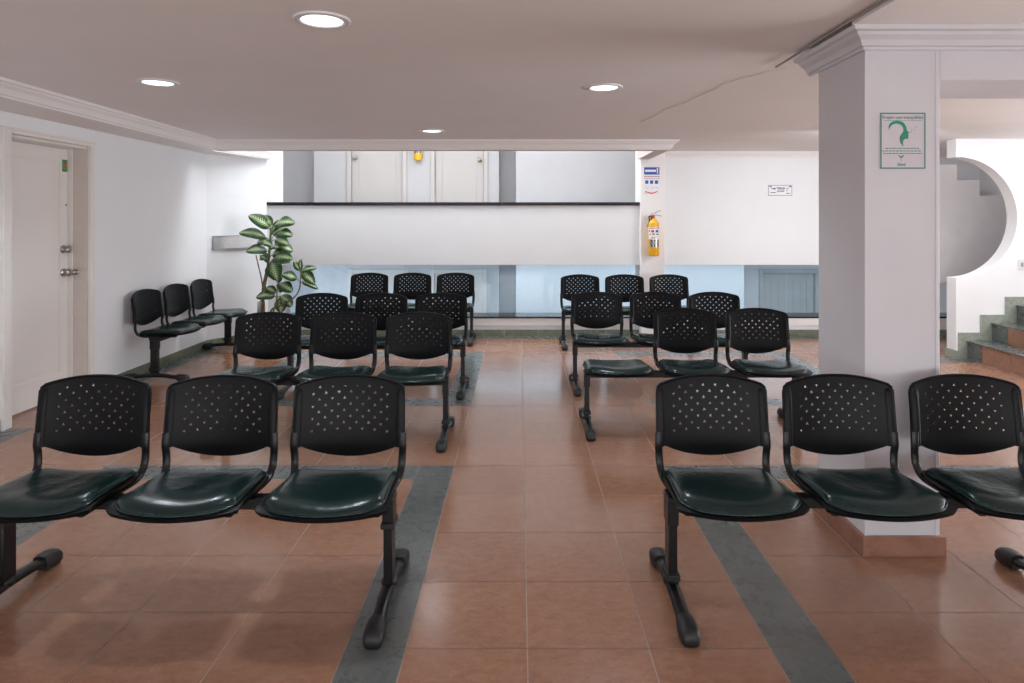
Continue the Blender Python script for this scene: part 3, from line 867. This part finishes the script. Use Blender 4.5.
def leaf_obj(stem, a, b, w, dep):
    """stem, base, tip: crop points; w crop px; dep: how far the tip comes towards the room"""
    A = cpt(*a, PD-0.3*abs(dep)*0); Bp = cpt(*b, PD); Bp.y -= dep; st = cpt(*stem)
    W = w*0.00206/2*1.3
    ax = (Bp-A); L = ax.length; ax.normalize()
    up = Vector((0, -1.0, 0.75)).normalized()
    side = ax.cross(up)
    if side.length < 0.25: side = ax.cross(Vector((0.3, -1, 0.1)))
    side.normalize(); nrm = side.cross(ax).normalized()
    if nrm.z < 0: nrm = -nrm
    bm = NB(); uvl = bm.loops.layers.uv.new('UVMap'); n, mcols = 14, 8; G = []
    for i in range(n+1):
        v = i/n; wv = W*(math.sin(PI*min(1, v*0.93+0.03)**0.85))**0.75*(1 if v < 0.97 else 0.4)
        c = A+ax*(L*v)+nrm*(0.16*L*math.sin(PI*v)); row = []
        for j in range(mcols+1):
            u = -1+2*j/mcols
            row.append((bm.verts.new(c+side*(wv*u)+nrm*(-0.22*wv*u*u+0.15*wv*abs(u))+nrm*(0.004*math.sin(9*v+3*u))), u, v))
        G.append(row)
    for i in range(n):
        for j in range(mcols):
            q = (G[i][j], G[i][j+1], G[i+1][j+1], G[i+1][j]); f = bm.faces.new([x[0] for x in q])
            for lp, x in zip(f.loops, q): lp[uvl].uv = (x[1], x[2])
    o = obj('leaf', bm, 'leaf', pl, smooth=True)
    # petiole
    mid = (A+st)/2+Vector((0, -0.01, 0.01))
    bm = NB(); sweep(bm, catmull([st, mid, A+ax*0.01], 4), 0.0045, None, None, 6); obj('petiole', bm, 'stem', o, smooth=True)
LV = [((372, 150), (365, 128), (268, 60), 62, 0.10), ((374, 140), (378, 118), (322, 58), 44, -0.05), ((378, 140), (400, 112), (528, 104), 66, 0.10),
      ((376, 200), (408, 168), (525, 174), 58, 0.16), ((372, 205), (342, 182), (214, 158), 56, 0.10), ((374, 215), (402, 196), (478, 226), 56, 0.02),
      ((372, 240), (334, 216), (412, 232), 40, 0.16), ((370, 285), (352, 258), (256, 262), 56, 0.12), ((374, 250), (408, 232), (492, 264), 56, -0.05),
      ((370, 335), (388, 304), (524, 304), 70, 0.15), ((368, 345), (372, 332), (478, 324), 40, -0.06), ((362, 350), (382, 326), (434, 424), 74, 0.12),
      ((408, 480), (440, 402), (398, 436), 56, -0.05), ((410, 490), (424, 448), (508, 490), 56, 0.06), ((545, 400), (545, 380), (642, 358), 34, 0.04),
      ((545, 400), (552, 374), (636, 448), 50, 0.08), ((540, 440), (522, 418), (448, 394), 50, 0.06), ((540, 455), (552, 436), (648, 478), 30, 0.02),
      ((545, 390), (538, 372), (506, 318), 30, 0.0), ((545, 390), (546, 372), (542, 300), 20, -0.03), ((410, 500), (404, 498), (348, 468), 40, 0.02),
      ((405, 530), (396, 514), (306, 522), 50, 0.08), ((408, 530), (432, 518), (502, 574), 56, 0.04), ((408, 540), (440, 528), (450, 606), 58, 0.10),
      ((410, 490), (416, 492), (448, 448), 46, 0.0), ((372, 170), (382, 150), (440, 80), 40, -0.14), ((372, 260), (386, 250), (455, 240), 44, 0.2),
      ((362, 330), (356, 322), (330, 285), 30, 0.1), ((372, 220), (360, 205), (300, 215), 46, 0.02), ((370, 300), (384, 285), (450, 268), 50, 0.02), ((366, 320), (355, 300), (300, 300), 44, -0.08), ((370, 180), (384, 170), (440, 130), 44, -0.12)]
for a in LV: leaf_obj(*a)

# ------------------------------------------------------------------ shiny wall plate on the angled wall
wd = Vector((0.41, 0.69, 0)).normalized(); wn = Vector((wd.y, -wd.x, 0))
o0 = Vector((XW, 7.43, 0))+wd*0.075
hold = thing('wall_plaque', 'shiny silver horizontal plaque on the left wall behind the plant', 'plaque', (o0.x, o0.y, 1.19), math.atan2(wd.y, wd.x))
bm = NB(); box(bm, 0.0, 0.68, -0.022, -0.006, -0.072, 0.072); obj('plate', bm, 'chrome', hold, bevel=0.002)
bm = NB(); box(bm, 0, 0.68, -0.026, -0.004, -0.082, -0.072); box(bm, 0, 0.68, -0.026, -0.004, 0.072, 0.077); box(bm, -0.005, 0.0, -0.026, -0.004, -0.082, 0.077); box(bm, 0.68, 0.685, -0.026, -0.004, -0.082, 0.077)
obj('edge_strip', bm, 'greyink', hold)
bm = NB(); box(bm, 0.1, 0.14, -0.006, 0.0, -0.04, 0.04); box(bm, 0.54, 0.58, -0.006, 0.0, -0.04, 0.04); obj('wall_mount', bm, 'greyink', hold)

# ------------------------------------------------------------------ fire extinguishers
def extinguisher(c, label, group=True):
    t = thing('fire_extinguisher', label, 'fire extinguisher', c, 0, 'yellow fire extinguishers')
    bm = NB(); R = 0.066
    lathe(bm, [(0.052, 0.0), (0.062, 0.006), (R, 0.02), (R, 0.375), (0.063, 0.40), (0.050, 0.425), (0.028, 0.442), (0.020, 0.446), (0.020, 0.46)], (0, 0, 0), 32)
    obj('cylinder_body', bm, 'yellow', t, smooth=True)
    def wrap(name, m, z0, z1, a0, a1, off=0.0006):
        bm = NB(); k = 16; A = [a0+(a1-a0)*i/k for i in range(k+1)]
        lo = [bm.verts.new(((R+off)*math.sin(a), -(R+off)*math.cos(a), z0)) for a in A]; hi = [bm.verts.new(((R+off)*math.sin(a), -(R+off)*math.cos(a), z1)) for a in A]
        for i in range(k): bm.faces.new((lo[i], lo[i+1], hi[i+1], hi[i]))
        return obj(name, bm, m, t, smooth=True)
    lb = wrap('paper_label', 'white', 0.205, 0.355, -1.3, 1.1)
    for m, z0, z1, a0, a1 in (('navy', 0.338, 0.346, -1.1, 0.5), ('red', 0.335, 0.352, 0.65, 0.95), ('red', 0.295, 0.315, -1.2, -0.85), ('red', 0.29, 0.32, -0.65, -0.1), ('blue', 0.29, 0.32, 0.15, 0.75),
                              ('greyink', 0.26, 0.275, -1.1, -0.7), ('greenst', 0.26, 0.278, -0.45, 0.0), ('dark', 0.262, 0.274, 0.25, 0.8), ('red', 0.218, 0.236, -0.6, -0.35), ('red', 0.218, 0.236, -0.2, 0.05)):
        wrap('label_print', m, z0, z1, a0, a1, 0.0012)
    wrap('metal_label', 'steel', 0.11, 0.20, -1.0, 0.95); wrap('label_print', 'teal', 0.152, 0.162, -0.95, 0.9, 0.0012)
    for a in (-0.55, 0.0, 0.7): wrap('label_print', 'dark', 0.115, 0.145, a-0.12, a+0.12, 0.0012); wrap('label_print', 'dark', 0.168, 0.196, a-0.12, a+0.12, 0.0012)
    bm = NB(); lathe(bm, [(0.017, 0.455), (0.017, 0.485), (0.012, 0.50)], (0, 0, 0), 12); box(bm, -0.03, 0.012, -0.012, 0.012, 0.478, 0.498)
    obj('valve', bm, 'red', t, smooth=False)
    bm = NB()
    sweep(bm, [(-0.012, 0, 0.50), (0.03, 0, 0.503), (0.07, 0, 0.495), (0.105, 0, 0.487)], 0.009, 0.003, (0, 1, 0), 8)
    sweep(bm, [(-0.012, 0, 0.505), (0.02, 0, 0.53), (0.055, 0, 0.55), (0.09, 0, 0.555)], 0.009, 0.003, (0, 1, 0), 8)
    obj('carry_handle', bm, 'metal', t, smooth=True)
    bm = NB(); sweep(bm, catmull([(-0.02, 0, 0.49), (-0.055, 0, 0.485), (-0.05, 0.02, 0.43), (-0.072, 0.01, 0.36)], 5), 0.008, None, None, 8); obj('hose', bm, 'rubber', t, smooth=True)
    bm = NB(); lathe(bm, [(0.016, -0.016), (0.016, -0.022), (0.01, -0.024)], (-0.018, 0, 0.51), 14, 'Y'); obj('pressure_gauge', bm, 'steel', t)
    bm = NB(); box(bm, -0.02, 0.02, 0.055, 0.0795, 0.40, 0.50); box(bm, -0.012, 0.012, 0.015, 0.07, 0.462, 0.474); obj('wall_bracket', bm, 'metal', t)
    return t
ex = P(653.7, 256, 8.01); extinguisher((ex.x, 8.012, ex.z), 'yellow fire extinguisher hanging on the far white pillar below the blue notice')
ex = P(418, 160.5, DZ-0.08); extinguisher((ex.x, DZ-0.08, ex.z), 'yellow fire extinguisher between the two upper floor doors, only its base visible')

# ------------------------------------------------------------------ signs
# framed notice on the near column
sy = CY0-0.001; kk = sy/F
def s1(cx, cy): p = P(870+cx/9.485, 105+cy/9.485, sy); return (p.x, p.z)
c0 = s1(307, 340)
sg = thing('wall_sign', 'grey and teal framed notice with a green head profile on the near column', 'sign', (c0[0], sy, c0[1]))
def rel(pts): return [(x-c0[0], z-c0[1]) for x, z in pts]
bm = NB(); (x0, z0), (x1, z1) = rel([s1(93, 605), s1(520, 75)])
prism_y(bm, [(x0, z0), (x1, z0), (x1, z1), (x0, z1)], -0.004, 0.0); obj('board', bm, 'paper', sg)
bm = NB(); w = 0.0052
for (a, b, c, d) in ((x0, x1, z0, z0+w), (x0, x1, z1-w, z1), (x0, x0+w, z0+w, z1-w), (x1-w, x1, z0+w, z1-w)): box(bm, a, b, -0.0052, -0.004, c, d)
obj('border', bm, 'teal', sg)
bm = NB()
hp = [(175,240),(170,215),(174,195),(185,175),(200,163),(225,153),(260,149),(290,156),(312,168),(328,188),(340,213),(345,240),(352,250),(366,260),(372,263),(358,268),(357,280),(361,290),(357,297),(358,320),(328,322),(314,333),(308,352),(308,372),(313,397),(298,382),(284,360),(276,335),(275,312),(281,292),(294,274),(308,257),(312,238),(307,215),(296,198),(280,186),(258,179),(232,179),(208,188),(190,205),(180,222)]
flat_poly(bm, rel([s1(*p) for p in hp]), -0.004); obj('head_emblem', bm, 'emerald', sg)
bm = NB()
flat_poly(bm, rel([s1(*p) for p in [(285,360),(277,335),(276,312),(283,290),(297,272),(310,262),(325,280),(330,305),(316,322),(305,340),(300,365)]]), -0.0046); obj('head_shade', bm, 'teal', sg)
bm = NB()
for x, y, r in ((385, 255, 6), (390, 232, 5), (418, 238, 5), (432, 210, 6)):
    flat_poly(bm, rel([s1(x-r*1.5, y-r*0.6), s1(x, y+r*0.3), s1(x+r*1.4, y-r), s1(x+r*0.5, y+r), s1(x-r*0.4, y+r*0.8)]), -0.004)
for (a, b, c, d) in ((125, 147, 485, 150),): flat_poly(bm, rel([s1(a, d), s1(c, d), s1(c, b), s1(a, b)]), -0.004)
for (a, b, c) in ((140, 412, 460), (112, 437, 490), (120, 461, 485)):
    x = a; rnd = random.Random(a)
    while x < c-8:
        wv = rnd.uniform(12, 34); e = min(c, x+wv); flat_poly(bm, rel([s1(x, b+4), s1(e, b+4), s1(e, b-4), s1(x, b-4)]), -0.004, 0.0005); x = e+6
obj('small_print', bm, 'teal', sg)
bm = NB()
flat_poly(bm, rel([s1(262, 478), s1(275, 476), s1(290, 492), s1(306, 476), s1(320, 478), s1(296, 506), s1(286, 506)]), -0.004)
flat_poly(bm, rel([s1(283, 520), s1(298, 520), s1(290, 530)]), -0.004)
obj('heart_emblem', bm, 'teal', sg)
q = rel([s1(305, 119)])[0]; text_mesh('Respire con tranquilidad', 0.02, (q[0], -0.0045, q[1]), m='greyink', parent=sg, width=(385/9.485)*kk, bold=0.0006)
q = rel([s1(291, 565)])[0]; text_mesh('Salud', 0.017, (q[0], -0.0045, q[1]), m='teal', parent=sg, width=(76/9.485)*kk, bold=0.0003)

# notice on the far pillar
sy2 = 8.0905
def s2(cx, cy): p = P(632+cx/13.65, 150+cy/13.65, sy2); return (p.x, p.z)
c1 = s2(268, 415); n2 = thing('evacuation_sign', 'white, blue and red printed notice on the far pillar above the extinguisher', 'sign', (c1[0], sy2, c1[1]))
def r2(pts): return [(x-c1[0], z-c1[1]) for x, z in pts]
def rect2(bm, a, b, c, d, y=-0.003): flat_poly(bm, r2([s2(a, d), s2(c, d), s2(c, b), s2(a, b)]), y)
bm = NB(); rect2(bm, 158, 230, 380, 600, -0.0); prism_y(bm, r2([s2(158, 600), s2(380, 600), s2(380, 230), s2(158, 230)]), -0.003, 0); obj('board', bm, 'white', n2)
bm = NB(); rect2(bm, 164, 236, 374, 335); obj('blue_header', bm, 'blue', n2)
bm = NB(); rect2(bm, 178, 268, 328, 300, -0.0036); rect2(bm, 340, 245, 356, 322, -0.0036); flat_poly(bm, r2([s2(330, 262), s2(345, 245), s2(345, 268)]), -0.0036); obj('header_print', bm, 'white', n2)
bm = NB(); rnd = random.Random(4)
for k in range(9): rect2(bm, 166+k*24, 356, 182+k*24, 370)
obj('red_print', bm, 'red', n2)
bm = NB()
for k in range(3): rect2(bm, 180+k*66, 415, 222+k*66, 462)
for k in range(7): rect2(bm, 166+k*31, 386, 188+k*31, 392)
obj('blue_pictograms', bm, 'blue', n2)
bm = NB(); flat_poly(bm, r2([s2(178, 560), s2(268, 585), s2(350, 560), s2(350, 572), s2(268, 602), s2(178, 574)]), -0.0032); obj('red_chevron', bm, 'red', n2)
bm = NB()
for a, b in ((175, 505), (205, 520), (272, 515), (320, 505), (345, 515)): rect2(bm, a, b, a+14, b+8)
rect2(bm, 160, 592, 205, 597); obj('small_print', bm, 'greyink', n2)

# small notice on the white panel
sy3 = YB-0.001
def s3(cx, cy): p = P(760+cx/25.6, 178+cy/25.6, sy3); return (p.x, p.z)
c2 = s3(510, 320); n3 = thing('wall_notice', 'small white notice with dark border on the large white back panel', 'sign', (c2[0], sy3, c2[1]))
def r3(pts): return [(x-c2[0], z-c2[1]) for x, z in pts]
def rect3(bm, a, b, c, d, y=-0.003): flat_poly(bm, r3([s3(a, d), s3(c, d), s3(c, b), s3(a, b)]), y)
bm = NB(); prism_y(bm, r3([s3(205, 455), s3(820, 455), s3(820, 180), s3(205, 180)]), -0.003, 0); obj('board', bm, 'white', n3)
bm = NB(); rect3(bm, 205, 180, 820, 196); rect3(bm, 205, 439, 820, 455); rect3(bm, 205, 196, 221, 439); rect3(bm, 804, 196, 820, 439); obj('border', bm, 'greyink', n3)
bm = NB(); rect3(bm, 235, 205, 295, 235); rect3(bm, 740, 205, 800, 235)
for a, b, c in ((280, 255, 400), (415, 240, 520), (530, 245, 640), (335, 275, 400), (680, 260, 730), (450, 262, 560), (580, 268, 635), (430, 340, 500), (510, 335, 620), (265, 365, 400), (670, 385, 760), (440, 300, 620), (670, 310, 700)):
    rect3(bm, a, b, c, b+18)
obj('small_print', bm, 'navy', n3)

# ------------------------------------------------------------------ lights
def area(name, loc, rot, sx_, sy_, power, col=(1, 1, 1), spread=PI):
    d = bpy.data.lights.new(name, 'AREA'); d.shape = 'RECTANGLE'; d.size = sx_; d.size_y = sy_; d.energy = power; d.color = col; d.spread = spread
    o = bpy.data.objects.new(name, d); COL.objects.link(o); o.location = loc; o.rotation_euler = rot; return o
for (X, d) in lamp_pos:
    l = bpy.data.lights.new('downlight', 'SPOT'); l.energy = 52 if d < 5 else 12; l.spot_size = math.radians(140); l.spot_blend = 0.6; l.shadow_soft_size = 0.09; l.color = (0.86, 0.93, 1.0); l.specular_factor = 0.04
    o = bpy.data.objects.new('downlight', l); COL.objects.link(o); o.location = (X, d, CEIL-0.02)
# daylight of the stair hall (above the stairs, right) and a window along the right side
area('stair_daylight', (6.2, 5.6, 2.25), (0, 0, 0), 2.2, 2.2, 34, (0.95, 0.98, 1.0))
area('right_window', (7.5, 3.9, 1.0), (0, math.radians(110), 0), 1.6, 5.0, 400, (0.91, 0.96, 1.0))
area('rear_fill', (0.6, -3.0, 0.9), (math.radians(112), 0, 0), 8.0, 1.5, 160, (0.92, 0.965, 1.0))  # unseen fill behind the camera, tilted up to lift the ceiling
area('passage_fill', (3.4, 6.1, 2.27), (math.radians(28), 0, 0), 1.0, 0.9, 50, (0.95, 0.975, 1.0))  # added fill hidden behind the near column, brightens the back panel
area('stairwell_fill', (5.2, 7.3, 2.28), (0, 0, 0), 0.7, 0.5, 1.2, (1.0, 0.98, 0.97))  # added fill, out of view, lightens what shows through the round opening
area('upper_fill', (-1.0, 9.2, 4.1), (0, 0, 0), 7.0, 1.8, 44, (1.0, 0.99, 0.985))  # unseen fill added over the upper hall
area('void_fill', (-0.8, 7.62, 4.1), (math.radians(-8), 0, 0), 4.6, 0.9, 110, (0.95, 0.98, 1.0))  # unseen fill added in the void for the parapet front and back floor
area('lower_daylight', (-4.9, 9.3, -0.1), (0, -PI/2, 0), 1.6, 1.4, 35, (0.91, 0.955, 1.0))
area('lower_fill', (1.0, 9.2, 0.90), (0, 0, 0), 9.0, 0.9, 66, (0.91, 0.955, 1.0))  # unseen area light added under the slab, stands in for lower hall daylight
area('right_lower_fill', (5.0, 9.2, 0.90), (0, 0, 0), 3.0, 0.9, 12, (0.88, 0.94, 1.0))  # extra unseen fill for the right end of the lower hall

w = bpy.data.worlds.new('world'); SC.world = w; w.use_nodes = True
w.node_tree.nodes['Background'].inputs[0].default_value = (0.75, 0.82, 0.9, 1); w.node_tree.nodes['Background'].inputs[1].default_value = 0.4
SC.view_settings.view_transform = 'Standard'
SC.view_settings.look = 'None'
SC.view_settings.exposure = 0.27
SC.cycles.use_denoising = True
SC.cycles.max_bounces = 10
SC.cycles.diffuse_bounces = 6
SC.cycles.caustics_reflective = False
SC.cycles.caustics_refractive = False
SC.cycles.sample_clamp_indirect = 6
